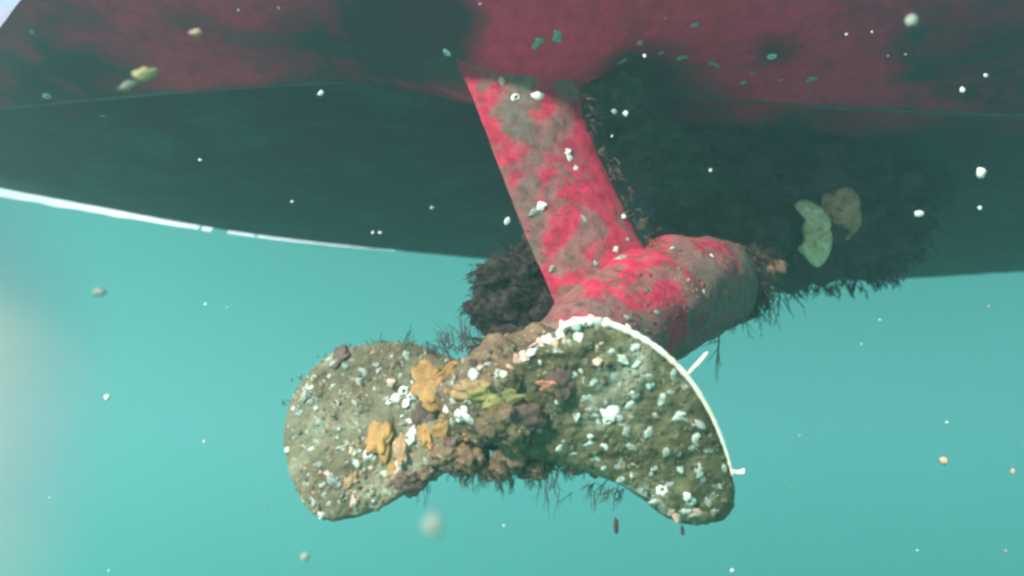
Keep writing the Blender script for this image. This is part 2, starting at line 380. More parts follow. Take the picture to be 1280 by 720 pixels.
# ------------------------------------------------------------------ propeller
prop = empty('propeller', P(600, 505, .73)); tag(prop, 'two-bladed propeller thickly crusted with barnacles and orange sponge', 'propeller')
def catmull(pts, n):
    out = []; m_ = len(pts)
    for i in range(n):
        f = i / n * m_; k = int(f); t_ = f - k; p0, p1, p2, p3 = (pts[(k + q - 1) % m_] for q in range(4))
        out.append(tuple(.5 * (2 * p1[c_] + (p2[c_] - p0[c_]) * t_ + (2 * p0[c_] - 5 * p1[c_] + 4 * p2[c_] - p3[c_]) * t_ ** 2 + (-p0[c_] + 3 * p1[c_] - 3 * p2[c_] + p3[c_]) * t_ ** 3) for c_ in (0, 1)))
    return out
def blade(outline, centre, depth, mat, thick, amp, seed, rimw=0):
    n, rings = 200, 46; ol = catmull(outline, n); vs_, fs_ = [], []
    for side in (0, 1):
        for j in range(rings + 1):
            r = j / rings; rr_ = 1 - (1 - r) ** 1.5
            for i in range(n):
                jx, jy = ol[i]
                jag = 1 + .016 * noise.noise(Vector((jx * .05, jy * .05, seed))) + .012 * noise.noise(Vector((jx * .16, jy * .16, seed)))
                px = centre[0] + (jx - centre[0]) * rr_ * jag; py = centre[1] + (jy - centre[1]) * rr_ * jag
                edge = math.sqrt(max(0, 1 - rr_ ** 8)); d = depth(px, py)
                p = P(px, py, d)
                crust = amp * (fb(p, 45, 5) + .5 * abs(fb(p, 110, 3)))
                if side == 0: p = P(px, py, d - thick * edge - crust * (.35 + .65 * edge))
                else: p = P(px, py, d + thick * edge + .5 * crust * edge)
                vs_.append(p)
    o_ = (rings + 1) * n
    for j in range(rings):
        for i in range(n):
            i2 = (i + 1) % n
            fs_.append((j * n + i, j * n + i2, (j + 1) * n + i2, (j + 1) * n + i)[::-1])
            fs_.append((o_ + j * n + i, o_ + j * n + i2, o_ + (j + 1) * n + i2, o_ + (j + 1) * n + i))
    for i in range(n):
        i2 = (i + 1) % n; a, b_, c_, d_ = rings * n + i, rings * n + i2, o_ + rings * n + i2, o_ + rings * n + i
        fs_.append((a, b_, c_, d_)[::-1])
    me = mesh('blade', vs_, fs_)
    bm = bmesh.new(); bm.from_mesh(me); bmesh.ops.remove_doubles(bm, verts=bm.verts, dist=1e-5); bmesh.ops.recalc_face_normals(bm, faces=bm.faces); bm.to_mesh(me); bm.free()
    return solid(link('blade', me, mat, prop))
dL = lambda x, y: .745 + (545 - y) * .00030 + (600 - x) * .00010
dR = lambda x, y: .725 + (y - 530) * .00022 - (x - 600) * .00008
outL = [(362, 505), (375, 478), (400, 452), (430, 435), (470, 428), (510, 428), (545, 440), (585, 458), (615, 490), (610, 540), (580, 575), (545, 598), (510, 616), (475, 636), (440, 648), (405, 650), (382, 632), (365, 600), (356, 565), (355, 535)]
outR = [(610, 478), (640, 450), (670, 428), (700, 410), (735, 402), (775, 411), (820, 436), (858, 472), (886, 515), (905, 560), (917, 605), (915, 638), (895, 653), (860, 656), (828, 644), (800, 622), (768, 603), (730, 590), (685, 580), (640, 570), (605, 540)]
bL = blade(outL, (490, 530), dL, M('blade_far'), .012, .0040, 1.0); bL['label'] = 'foggy rounded left blade crusted grey-brown'
bR = blade(outR, (765, 520), dR, M('blade_near'), .013, .0042, 5.0); bR['label'] = 'near right blade with bright white upper edge'
# hub: lumpy boss on the shaft line
hp = [(P(588, 518, .70), .010), (P(594, 513, .708), .036), (P(604, 506, .72), .047), (P(622, 494, .74), .050), (P(650, 478, .77), .046), (P(690, 455, .80), .036), (P(720, 438, .84), .030)]
hub = solid(link('hub', mesh('hub', *lathe_path(hp, 70, 72, .014, 30)), M('hub_crust'), prop))
# sun highlight on the right blade's upper edge, put in as a white tube
edge_highlight_px = [(700, 410), (735, 402), (775, 411), (820, 436), (858, 472), (886, 515), (905, 560), (915, 596)]
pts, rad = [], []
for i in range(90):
    k = i / 89 * (len(edge_highlight_px) - 1); a = min(int(k), len(edge_highlight_px) - 2); f = k - a
    p0, p1, p2, p3 = (edge_highlight_px[max(0, min(len(edge_highlight_px) - 1, a + q - 1))] for q in range(4))
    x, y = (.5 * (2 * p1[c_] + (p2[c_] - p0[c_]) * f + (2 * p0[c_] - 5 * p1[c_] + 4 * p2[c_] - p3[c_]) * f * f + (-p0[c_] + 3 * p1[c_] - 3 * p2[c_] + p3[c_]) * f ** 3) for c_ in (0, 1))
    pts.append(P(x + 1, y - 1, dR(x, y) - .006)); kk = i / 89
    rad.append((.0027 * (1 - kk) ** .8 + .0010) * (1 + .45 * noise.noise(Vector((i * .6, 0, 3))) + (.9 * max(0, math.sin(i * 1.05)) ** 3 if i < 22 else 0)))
edge_highlight = solid(link('edge_highlight', mesh('edge_highlight', *tube(pts, rad, 10)), M('highlight_and_worm_white'), bR))

# ------------------------------------------------------------------ growth builders
def barnacle_mesh(nm, seg=12, seed=0):
    rs = random.Random(seed); vs_, fs_ = [], []
    prof = [(1, 0), (.86, .35), (.66, .66), (.50, .82), (.40, .76), (.34, .35)]
    for (r, z) in prof:
        for i in range(seg):
            a = 2 * math.pi * i / seg; k = 1 + .16 * math.sin(a * 6 + seed) * (r > .45) + rs.uniform(-.07, .07)
            vs_.append((r * k * math.cos(a), r * k * math.sin(a), z * (1 + rs.uniform(-.14, .14))))
    for j in range(len(prof) - 1):
        for i in range(seg):
            i2 = (i + 1) % seg; fs_.append((j * seg + i, j * seg + i2, (j + 1) * seg + i2, (j + 1) * seg + i))
    fs_.append(tuple((len(prof) - 1) * seg + i for i in range(seg)))
    return vs_, fs_
def barn_data(nm, mat, seed):
    me = mesh(nm, *barnacle_mesh(nm, 12, seed)); me.materials.append(mat); me.materials.append(M('shell_hole'))
    me.polygons[len(me.polygons) - 1].material_index = 1
    for p in me.polygons: p.use_smooth = p.index % 2 == 0
    return me
def chip_data(nm, mat, seed, el):
    bm = bmesh.new(); bmesh.ops.create_icosphere(bm, subdivisions=2, radius=1)
    for v in bm.verts:
        q = v.co + Vector((seed * 5.1, 0, 0)); k = 1 + .75 * noise.noise(q * 1.4) + .3 * noise.noise(q * 4)
        v.co = Vector((v.co.x * k * el, v.co.y * k, (v.co.z * k if v.co.z > 0 else v.co.z * .2) * .75))
    me = bpy.data.meshes.new(nm); bm.to_mesh(me); bm.free(); me.materials.append(mat)
    me.polygons.foreach_set('use_smooth', [i % 3 != 0 for i in range(len(me.polygons))]); return me
BD = [barn_data('barnacle', M(k), i) for i, k in enumerate(['shell_white', 'shell_white', 'shell_grey', 'shell_grey', 'shell_pink', 'shell_white'])]
for i, (mt_, el_) in {2: ('shell_grey', 1.4), 3: ('shell_green', 1.1), 4: ('shell_pink', 1.2), 5: ('shell_white', 1.25)}.items(): BD[i] = chip_data('shell_chip', M(mt_), i, el_)
BD.append(chip_data('shell_chip', M('shell_pale'), 9, 1.6)); BD.append(chip_data('shell_chip', M('shell_pale'), 12, 1.3))
def frame(n, spin=0):
    return n.to_track_quat('Z', 'Y').to_matrix().to_4x4() @ Matrix.Rotation(spin, 4, 'Z')
def place_barnacle(px, py, r, which, only=None, parent=None, squash=1.0, name='barnacle'):
    h = hit(px, py, only)
    if not h: return None
    l, n, o, d = h; o2 = bpy.data.objects.new(name, BD[which]); C.objects.link(o2)
    n = (n + Vector([random.uniform(-.35, .35) for _ in range(3)])).normalized()
    mtx = Matrix.Translation(l - n * r * .12) @ frame(n, random.uniform(0, 6)) @ Matrix.Diagonal((r, r * random.uniform(.7, 1.1), r * .8 * squash, 1))
    par = parent or o; o2.parent = par; o2.matrix_basis = Matrix.Translation(-world_loc(par)) @ mtx
    return o2
def inside(poly, x, y):
    c_ = False
    for i in range(len(poly)):
        (x0, y0), (x1, y1) = poly[i - 1], poly[i]
        if (y0 > y) != (y1 > y) and x < (x1 - x0) * (y - y0) / (y1 - y0) + x0: c_ = not c_
    return c_
def crust_patch(nm, poly, only, count, rmin, rmax, mats, par, seed, dens=lambda x, y: 1):   # tiny uncountable shells as one mesh
    rs = random.Random(seed); vs_, fs_, mi = [], [], []
    xs = [p[0] for p in poly]; ys = [p[1] for p in poly]; k = 0; tries = 0
    off = world_loc(par)
    while k < count and tries < count * 20:
        tries += 1; x, y = rs.uniform(min(xs), max(xs)), rs.uniform(min(ys), max(ys))
        if not inside(poly, x, y) or rs.random() > dens(x, y): continue
        h = hit(x, y, only)
        if not h: continue
        l, n, o, d = h; k += 1; r = rmin * (rmax / rmin) ** (rs.random() ** 1.8)
        n = (n + Vector([rs.uniform(-.5, .5) for _ in range(3)])).normalized()
        mt = Matrix.Translation(l - n * r * .25) @ frame(n, rs.uniform(0, 6)); b0 = len(vs_)
        seg = 6; sx, sy, sz = r * rs.uniform(.6, 1.2), r * rs.uniform(.6, 1.2), r * rs.uniform(.2, .55)
        for (q, z) in ((1, 0), (.7, .7), (.3, .95)):
            for i in range(seg):
                a = 6.283 * i / seg; j_ = rs.uniform(.75, 1.2); vs_.append(mt @ Vector((q * sx * j_ * math.cos(a), q * sy * j_ * math.sin(a), z * sz * j_)) - off)
        m_ = rs.choice(range(len(mats)))
        for j in range(2):
            for i in range(seg):
                i2 = (i + 1) % seg; fs_.append((b0 + j * seg + i, b0 + j * seg + i2, b0 + j * seg + seg + i2, b0 + j * seg + seg + i)); mi.append(m_)
        fs_.append(tuple(b0 + 2 * seg + i for i in range(seg))); mi.append(m_)
    me = mesh(nm, vs_, fs_)
    for m_ in mats: me.materials.append(M(m_))
    me.polygons.foreach_set('material_index', mi); me.polygons.foreach_set('use_smooth', [True] * len(mi))
    o = bpy.data.objects.new(nm, me); C.objects.link(o); o.parent = par; o['kind'] = 'stuff'; return o

mat_plain('grit_red', (.45, .03, .07), .8, .5, 200); mat_plain('grit_rose', (.20, .10, .09), .8, .5, 200); mat_plain('grit_tan', (.22, .17, .10), .8, .4, 200); mat_plain('grit_moss', (.14, .125, .065), .8, .4, 200); mat_plain('grit_olive', (.17, .15, .085), .8, .4, 200); mat_plain('grit_dark', (.07, .05, .04), .9, .4, 200)
mat_plain('grit_pale', (.42, .43, .37), .7, .4, 200); mat_plain('grit_rust', (.38, .19, .10), .8, .4, 200)
crust_patch('shell_crust', outL, [bL, hub], 2600, .0007, .0042, ['grit_olive', 'grit_olive', 'grit_tan', 'grit_pale', 'grit_olive', 'grit_tan', 'grit_rust', 'grit_tan', 'grit_dark'], bL, 5, lambda x, y: .15 + .85 * max(0, min(1, .5 + 2.2 * noise.noise(Vector((x * .022, y * .022, 1))))))
crust_patch('shell_crust', outR, [bR, hub], 2000, .0007, .0038, ['grit_olive', 'grit_moss', 'grit_moss', 'grit_olive', 'grit_moss', 'grit_tan', 'grit_moss', 'grit_dark'], bR, 6, lambda x, y: .12 + .88 * max(0, min(1, .5 + 2.2 * noise.noise(Vector((x * .022, y * .022, 4))))))
hubpoly = [(540, 450), (590, 440), (640, 430), (700, 400), (720, 440), (690, 560), (640, 600), (560, 590), (530, 520)]
crust_patch('shell_crust', hubpoly, [hub], 500, .0015, .006, ['grit_dark', 'grit_rust', 'grit_pale', 'grit_dark', 'grit_olive'], hub, 7)

# named barnacles, largest first: (x, y, radius px, which)
big = [(495, 497, 8, 0), (505, 489, 7, 0), (514, 497, 7, 1), (508, 504, 6, 5), (488, 502, 6, 1), (461, 568, 8, 0), (417, 454, 7, 2), (381, 494, 8, 2), (386, 503, 6, 2), (455, 465, 6, 2), (512, 548, 9, 1), (516, 540, 7, 5), (494, 590, 8, 4), (498, 582, 6, 5),
       (575, 520, 10, 1), (566, 528, 7, 2), (586, 524, 8, 5), (580, 512, 6, 0), (558, 512, 6, 0), (592, 468, 7, 5), (600, 460, 6, 4), (535, 580, 6, 2), (548, 576, 5, 1), (417, 601, 9, 2), (442, 627, 7, 4), (401, 645, 5, 1), (392, 628, 5, 2), (470, 456, 5, 2), (509, 446, 7, 2), (448, 476, 6, 2), (425, 560, 5, 2), (400, 580, 5, 2)]
for x, y, r, q in big: place_barnacle(x, y, r * .73e-3, q, [bL, hub, bR])
edge_r = [(628, 468, 7, 5), (638, 458, 6, 4), (646, 450, 7, 4), (655, 444, 8, 4), (664, 440, 8, 5), (668, 430, 7, 4), (677, 427, 8, 4), (686, 424, 9, 5), (693, 430, 8, 4), (700, 416, 8, 5), (710, 411, 8, 4), (718, 408, 8, 5), (732, 404, 7, 0), (748, 404, 7, 5), (704, 424, 7, 4), (722, 421, 7, 5),
          (744, 512, 10, 2), (762, 514, 12, 5), (771, 522, 10, 2), (760, 526, 9, 1), (744, 450, 8, 4), (793, 436, 8, 5), (768, 473, 9, 2), (784, 541, 9, 2), (757, 557, 8, 5), (802, 615, 9, 2), (828, 612, 10, 1), (862, 626, 10, 0), (857, 620, 8, 5), (846, 643, 10, 4), (838, 640, 7, 4), (884, 628, 10, 2), (893, 640, 8, 2), (876, 530, 9, 2), (886, 564, 8, 2), (880, 600, 7, 2), (899, 607, 7, 2), (797, 497, 10, 2), (772, 584, 8, 2), (840, 490, 7, 2), (864, 560, 6, 2), (700, 560, 6, 5), (755, 586, 6, 0), (690, 525, 6, 2), (672, 520, 6, 2), (655, 532, 6, 2), (820, 520, 6, 2), (832, 565, 7, 2)]
edge_r += [(715, 470, 7, 6), (725, 462, 6, 7), (735, 500, 9, 6), (748, 530, 8, 7), (790, 505, 8, 6), (812, 540, 9, 7), (828, 500, 8, 6), (850, 520, 8, 6), (868, 548, 9, 7), (848, 585, 8, 6), (872, 590, 9, 6), (820, 585, 7, 7), (790, 560, 8, 6), (810, 470, 8, 7), (842, 470, 7, 6), (780, 450, 7, 6), (720, 520, 8, 7), (700, 500, 7, 6), (740, 555, 8, 6), (776, 600, 6, 6), (905, 585, 7, 7), (856, 640, 9, 5), (870, 642, 9, 4), (820, 628, 8, 6)]
for x, y, r, q in edge_r: place_barnacle(x, y, r * (.52e-3 if q in (2, 3, 6, 7) else .6e-3), q, [bR, hub, edge_highlight, bL], squash=.6)
rs = random.Random(3)
for poly, only, n_ in ((outL, [bL], 50), (outR, [bR], 20)):
    k = 0
    while k < n_:
        x, y = rs.uniform(355, 918), rs.uniform(402, 656)
        if inside(poly, x, y) and place_barnacle(x, y, rs.uniform(2.2, 5) * .72e-3, rs.choice([0, 2, 3, 3, 4, 6, 7]), only): k += 1

def blob(px, py, r, mat, name, only=None, flat=.45, sx=1, sy=1, parent='hit', seed=0, amp=.35, sc=2.2, ang=0, off=None):
    h = hit(px, py, only)
    if not h and off is None: return None
    l, n, o, d = h if off is None else (P(px, py, off), -ray(px, py).normalized(), None, off)
    bm = bmesh.new(); bmesh.ops.create_icosphere(bm, subdivisions=4, radius=1)
    for v in bm.verts:
        c0 = v.co.copy(); k = 1 + amp * fb(c0 + Vector((seed * 7.3, 0, 0)), sc, 4); v.co = Vector((c0.x * k * r * sx, c0.y * k * r * sy, c0.z * k * r * flat))
    me = bpy.data.meshes.new(name); q = frame(n, 0)
    # keep local X roughly along picture x
    xa = Vector((1, 0, 0)); xa = (xa - n * xa.dot(n)).normalized(); ya = n.cross(xa); q = Matrix((xa, ya, n)).transposed().to_4x4() @ Matrix.Rotation(ang, 4, 'Z')
    bm.transform(Matrix.Translation(l + n * r * flat * .25) @ q); bm.to_mesh(me); bm.free()
    if parent == 'top':
        me.transform(Matrix.Translation(-l)); me.materials.append(M(mat)); o2 = bpy.data.objects.new(name, me); C.objects.link(o2); o2.location = l
        me.polygons.foreach_set('use_smooth', [True] * len(me.polygons)); return o2
    par = o if parent == 'hit' else parent
    me.transform(Matrix.Translation(-world_loc(par))); me.materials.append(M(mat)); o2 = bpy.data.objects.new(name, me); C.objects.link(o2); o2.parent = par
    me.polygons.foreach_set('use_smooth', [True] * len(me.polygons)); return o2
PRP = [bL, bR, hub]
K = .73e-3
spg = [(543, 484, 22, 'sponge_orange', .9, 1.25, .5, 'orange sponge patch beside the white barnacle cluster'), (560, 462, 12, 'sponge_orange', 1.4, .6, .6, None), (476, 548, 18, 'sponge_orange', .8, 1.25, -.1, 'tan orange sponge lump low on the left blade'),
       (552, 540, 13, 'sponge_orange', .7, 1.4, -.3, None), (492, 586, 9, 'sponge_orange', .8, 1.3, 0, None), (577, 575, 13, 'sponge_orange', .8, 1.1, -.4, 'bright orange lobed sponge under the hub'), (579, 563, 8, 'sponge_orange', 1, 1, 0, None),
       (628, 500, 13, 'sponge_yellow', 1.5, .7, .3, 'yellow sponge streak at the right blade root'), (606, 492, 12, 'sponge_yellow', 1.5, .6, 0, None), (588, 486, 16, 'sponge_tan', 1.5, .6, .2, None), (532, 545, 12, 'sponge_orange', .6, 1.3, .3, None), (500, 560, 12, 'sponge_tan', .6, 1.5, .2, None), (438, 600, 9, 'sponge_tan', 1, 1, 0, None), (700, 478, 14, 'purple_crust', 1, 1.1, 0, None), (655, 520, 18, 'purple_crust', 1.3, .8, 0, None), (425, 445, 12, 'purple_crust', 1, 1, 0, None), (560, 560, 13, 'purple_crust', 1, 1, 0, None), (512, 605, 14, 'purple_crust', 1.2, .8, 0, None), (530, 520, 14, 'purple_crust', .8, 1.2, 0, None), (618, 524, 20, 'hub_crust', 1, 1, 0, None), (686, 484, 11, 'sponge_brown', 1, 1, 0, None), (574, 440, 20, 'hub_crust', 1.3, .8, 0, None)]
for i, (x, y, r, m_, sx, sy, an, lb) in enumerate(spg):
    o = blob(x, y, r * K * 1.12, m_, 'sponge' if 'sponge' in m_ else 'crust_lump', PRP, .24, sx, sy, 'hit', i, .6, 1.5, ang=an)
    if o and lb: o['label'] = lb
# bottom lumps of the hub
for i, (x, y, r) in enumerate([(560, 572, 20), (575, 582, 16), (625, 586, 18), (672, 584, 18), (720, 582, 14), (745, 588, 10), (590, 575, 22), (640, 568, 26), (680, 556, 22), (610, 590, 12), (655, 588, 12), (708, 570, 12), (506, 600, 16), (535, 590, 14)]):
    blob(x, y, r * K, 'hub_crust', 'crust_lump', None, .8, 1, .8, hub if x > 520 else bL, 20 + i, .45, off=.735)

# ------------------------------------------------------------------ weeds
def add_strand(vs_, fs_, p, d, length, w_, rs, steps=7, droop=.0, curl=.35, split=0):
    step = length / steps; side = d.cross(Vector((rs.uniform(-1, 1), rs.uniform(-1, 1), rs.uniform(-1, 1)))).normalized(); b0 = len(vs_)
    side2 = d.cross(side).normalized()
    for i in range(steps + 1):
        ww = w_ * (1 - .75 * i / steps)
        vs_ += [p + side * ww, p - side * .5 * ww + side2 * .8 * ww, p - side * .5 * ww - side2 * .8 * ww]
        if i and split > 0 and rs.random() < .55:
            add_strand(vs_, fs_, p.copy(), (d + Vector([rs.uniform(-.9, .9) for _ in range(3)])).normalized(), length * (1 - i / steps) * rs.uniform(.4, .8) + .002, ww * .8, rs, max(2, steps - 3), droop, curl, split - 1)
            # keep indices of this strand contiguous: remember where the rings are
        d = (d + Vector([rs.uniform(-curl, curl) for _ in range(3)]) + Vector((0, 0, -droop))).normalized(); p = p + d * step
        ring.append(len(vs_)) if False else None
    return
def strand(vs_, fs_, p, d, length, w_, rs, steps=7, droop=0, curl=.35, split=0):
    step = length / steps; kids = []; b0 = len(vs_)
    s1 = d.cross(Vector((rs.uniform(-1, 1), rs.uniform(-1, 1), rs.uniform(-1, 1)))).normalized(); s2 = d.cross(s1).normalized()
    for i in range(steps + 1):
        ww = w_ * (1 - .75 * i / steps)
        vs_ += [p + s1 * ww, p - s1 * .5 * ww + s2 * .8 * ww, p - s1 * .5 * ww - s2 * .8 * ww]
        if i and split > 0 and rs.random() < .6: kids.append((p.copy(), (d + Vector([rs.uniform(-.9, .9) for _ in range(3)])).normalized(), length * (1 - i / (steps + 1)) * rs.uniform(.4, .8), ww * .8))
        d = (d + Vector([rs.uniform(-curl, curl) for _ in range(3)]) + Vector((0, 0, -droop))).normalized(); p = p + d * step
    for i in range(steps):
        for k in range(3):
            k2 = (k + 1) % 3; fs_.append((b0 + i * 3 + k, b0 + i * 3 + k2, b0 + i * 3 + 3 + k2, b0 + i * 3 + 3 + k))
    for (kp, kd, kl, kw) in kids: strand(vs_, fs_, kp, kd, kl, kw, rs, max(2, steps - 2), droop, curl, split - 1)
def weed(name, label, cat, mat, roots, group=None):             # roots: (px, py, depth, dirx, diry(up), dirz(away), length, width, n, spread, droop, curl, split)
    vs_, fs_ = [], []; rs = random.Random(len(label) * 13 + len(roots))
    for (px, py, d, dx, dy, dz, ln, wd, n, sprd, droop, curl, split, jx, jy) in roots:
        for _ in range(n):
            p = P(px + rs.gauss(0, jx), py + rs.gauss(0, jy), d + rs.uniform(-.02, .02))
            di = (Vector((dx, dz, dy)) + Vector([rs.uniform(-sprd, sprd) for _ in range(3)])).normalized()
            strand(vs_, fs_, p, di, ln * rs.uniform(.5, 1.15), wd, rs, 7, droop, curl, split)
    base = vs_[0].copy(); me = mesh(name, [v - base for v in vs_], fs_); me.materials.append(M(mat))
    o = bpy.data.objects.new(name, me); C.objects.link(o); o.location = base; return tag(o, label, cat, group)
def bush(name, label, cat, mat, blobs_, tufts, leaf_n, group=None, seed=1, leaf=.006, sc=3.0):
    """clump: lumpy cores wrapped in small fronds"""
    rs = random.Random(seed); vs_, fs_ = [], []
    for (px, py, d, rx, ry, rz) in blobs_:
        c0 = P(px, py, d); bm = bmesh.new(); bmesh.ops.create_icosphere(bm, subdivisions=4, radius=1)
        s = d / F; b0 = len(vs_)
        bm.verts.ensure_lookup_table()
        for v in bm.verts:
            q = v.co; k = .86 + .55 * fb(q + Vector((px * .1, py * .1, 0)), sc * .6, 5); vs_.append(c0 + Vector((q.x * rx * s * k, q.y * rz * s * k, q.z * ry * s * k)))
        for f in bm.faces: fs_.append(tuple(b0 + v.index for v in f.verts))
        bm.free()
        for _ in range(int(leaf_n * (rx * ry) / 2500)):
            q = Vector([rs.gauss(0, 1) for _ in range(3)]).normalized(); q.y = -abs(q.y) if rs.random() < .7 else q.y
            k = .86 + .55 * fb(q + Vector((px * .1, py * .1, 0)), sc * .6, 5)
            p = c0 + Vector((q.x * rx * s * k, q.y * rz * s * k, q.z * ry * s * k))
            strand(vs_, fs_, p, (q + Vector((0, 0, -.5))).normalized(), leaf * rs.uniform(.5, 1.8), leaf * .13, rs, 4, .15, .4, 1)
    base = P(*blobs_[0][:3]); me = mesh(name, [v - base for v in vs_], fs_); me.materials.append(M(mat)); me.polygons.foreach_set('use_smooth', [True] * len(me.polygons))
    o = bpy.data.objects.new(name, me); C.objects.link(o); o.location = base; return tag(o, label, cat, group)
G = 'weed growing on the boat bottom'
bush('weed_clump', 'dark weed clump behind the propeller, left of the red leg foot', 'weed', 'weed_black', [(650, 350, 1.0, 56, 36, 50), (632, 385, .98, 46, 36, 45), (690, 400, .97, 40, 40, 40), (672, 322, 1.02, 34, 26, 30), (655, 428, .90, 60, 24, 40)], None, 1100, G, 2, .007, 4.5)
bush('weed_clump', 'large dark ragged weed mass hanging beside the pale sponge', 'weed', 'weed_dark', [(985, 290, 1.38, 70, 62, 70), (1060, 300, 1.42, 66, 56, 60), (1095, 320, 1.45, 36, 34, 50), (935, 300, 1.3, 48, 45, 50), (1000, 335, 1.36, 38, 24, 40), (1020, 215, 1.38, 95, 50, 60), (1090, 250, 1.42, 50, 45, 60), (1125, 285, 1.5, 34, 40, 40), (1150, 235, 1.52, 40, 26, 30), (955, 250, 1.35, 60, 40, 40)], None, 260, G, 3, .013)
bush('weed_clump', 'dim weed growing on the hull between the leg and the big dark mass', 'weed', 'weed_dark', [(880, 260, 1.35, 70, 50, 40), (900, 200, 1.3, 80, 40, 40), (850, 300, 1.3, 40, 34, 30), (960, 170, 1.35, 80, 36, 40), (1080, 180, 1.45, 80, 34, 40)], None, 260, G, 8, .013)
bush('weed_clump', 'brown weed clump around the nose of the red gearcase', 'weed', 'weed_brown', [(928, 352, 1.09, 26, 42, 40), (945, 335, 1.15, 30, 28, 40), (902, 392, 1.01, 22, 24, 24), (908, 322, 1.06, 24, 16, 24), (872, 309, 1.02, 20, 7, 14), (880, 408, .98, 16, 14, 14)], None, 400, G, 4, .009)
bush('weed_clump', 'feathery green weed on the hull right of the leg', 'weed', 'weed_green', [(795, 165, 1.05, 45, 35, 20), (830, 185, 1.12, 42, 28, 25), (770, 120, 1.0, 40, 28, 16), (860, 225, 1.2, 50, 30, 30)], None, 300, G, 5, .012)
bush('weed_clump', 'dim olive weed patch under the hull at far right', 'weed', 'weed_green', [(1150, 190, 1.5, 46, 28, 25), (1120, 215, 1.5, 40, 26, 30), (1190, 180, 1.5, 22, 18, 20)], None, 200, G, 6, .012)
weed('hydroid', 'dark feathery bush standing on the hub top', 'hydroid', 'weed_dark', [(575, 440, .76, -.15, 1, 0, .034, .0006, 26, .6, 0, .3, 3, 16, 4), (540, 445, .76, -.3, 1, 0, .018, .0006, 8, .5, 0, .3, 2, 8, 3)])
weed('hydroid', 'thin pale twig sprouting from the top of the left blade', 'hydroid', 'weed_fine', [(507, 434, .75, 0, 1, 0, .020, .0008, 5, .45, 0, .3, 2, 2, 2), (478, 430, .76, .1, 1, 0, .010, .0005, 3, .5, 0, .3, 1, 3, 1)])
weed('weed_tuft', 'wispy fronds dangling below the gearcase nose', 'weed', 'weed_green', [(945, 370, 1.16, .2, -1, 0, .055, .0011, 16, .5, .15, .35, 2, 12, 6), (975, 358, 1.2, .4, -1, 0, .05, .0011, 10, .5, .15, .35, 2, 10, 4)])
weed('weed_tuft', 'single dark filament hanging beside the white blade edge', 'weed', 'weed_dark', [(899, 418, 1.02, -.05, -1, 0, .062, .0013, 2, .06, .05, .12, 1, 1, 2)])
weed('weed_tuft', 'ragged green fringe hanging under the hub', 'weed', 'weed_green', [(640, 585, .735, 0, -1, 0, .022, .0008, 60, .5, .1, .35, 2, 34, 7), (700, 575, .74, .1, -1, 0, .018, .0008, 36, .5, .1, .35, 2, 20, 5), (590, 590, .735, 0, -1, 0, .012, .0007, 20, .5, .1, .35, 2, 18, 4), (755, 610, .735, -.5, -.7, 0, .016, .0007, 24, .5, .1, .3, 2, 14, 6)])
weed('weed_tuft', 'long thin filaments trailing below the middle of the propeller', 'weed', 'weed_fine', [(677, 590, .735, .02, -1, 0, .036, .0006, 4, .12, .05, .15, 1, 8, 3), (690, 605, .735, .05, -1, 0, .030, .0005, 3, .12, .05, .15, 1, 6, 3), (535, 610, .74, .05, -1, 0, .016, .0005, 5, .12, .05, .15, 1, 8, 4), (520, 600, .74, -.05, -1, 0, .016, .0007, 2, .12, .05, .15, 1, 2, 4)])
weed('weed_tuft', 'short ragged fringe of weed down the right-hand edge of the red leg', 'weed', 'weed_brown', [(x, y, .955, .6, .1, .1, .014, .0009, 12, .7, .1, .4, 2, 5, 9) for x, y in ((742, 150), (752, 185), (768, 220), (782, 250), (798, 278), (812, 298), (735, 120))])
weed('weed_tuft', 'thin weed fuzz along the left edge of the red leg above the dark clump', 'weed', 'weed_green', [(x, y, .93, -.7, -.3, .1, .008, .0006, 7, .6, .1, .4, 1, 3, 8) for x, y in ((652, 270), (662, 300), (672, 325), (684, 360))])
weed('weed_tuft', 'loose dark wisps straying left from the clump beside the leg foot', 'weed', 'weed_black', [(615, 350, .98, -1, .1, 0, .030, .0008, 16, .7, .05, .4, 2, 8, 14), (608, 380, .97, -1, -.2, 0, .024, .0008, 12, .7, .05, .4, 2, 8, 10), (640, 320, 1.0, -.6, .6, 0, .022, .0008, 12, .7, .05, .4, 2, 14, 6)])
bush('weed_clump', 'shaggy dark weed wrapped over the right end of the red gearcase', 'weed', 'weed_black', [(925, 335, 1.06, 24, 26, 20), (935, 362, 1.06, 22, 22, 20), (912, 385, 1.02, 14, 14, 12)], None, 1100, G, 9, .012, 4)
# loose scraps drifting under the blade
for (x, y, r, lb) in ((770, 657, 6, 'small dark weed scrap drifting just under the right blade'), (853, 663, 4, 'tiny dark weed scrap at the tip of the right blade')):
    o = blob(x, y, r * K, 'weed_dark', 'weed_scrap', None, .5, .5, 1.5, 'top', x, .4, off=.73); tag(o, lb, 'weed scrap')
# tufts on blade edges
weed('weed_tuft', 'short dark fuzz along the upper rim of the left blade', 'weed', 'weed_green', [(x, y, dL(x, y), (x - 490) / 200, 1, 0, .006, .0006, 9, .6, 0, .3, 1, 7, 2) for x, y in ((380, 475), (410, 450), (440, 436), (475, 430), (515, 432), (545, 440), (365, 505))])

# ragged fringe of weed along the lower edge of the far mass
weed('weed_tuft', 'ragged weed fringe along the bottom of the large dark mass', 'weed', 'weed_dark', [(x, y, 1.4, .1, -1, 0, .022, .0022, 16, .5, .1, .4, 2, 9, 4) for x, y in ((985, 355), (1010, 358), (1040, 358), (1070, 355), (1100, 350), (1118, 340), (960, 350))])

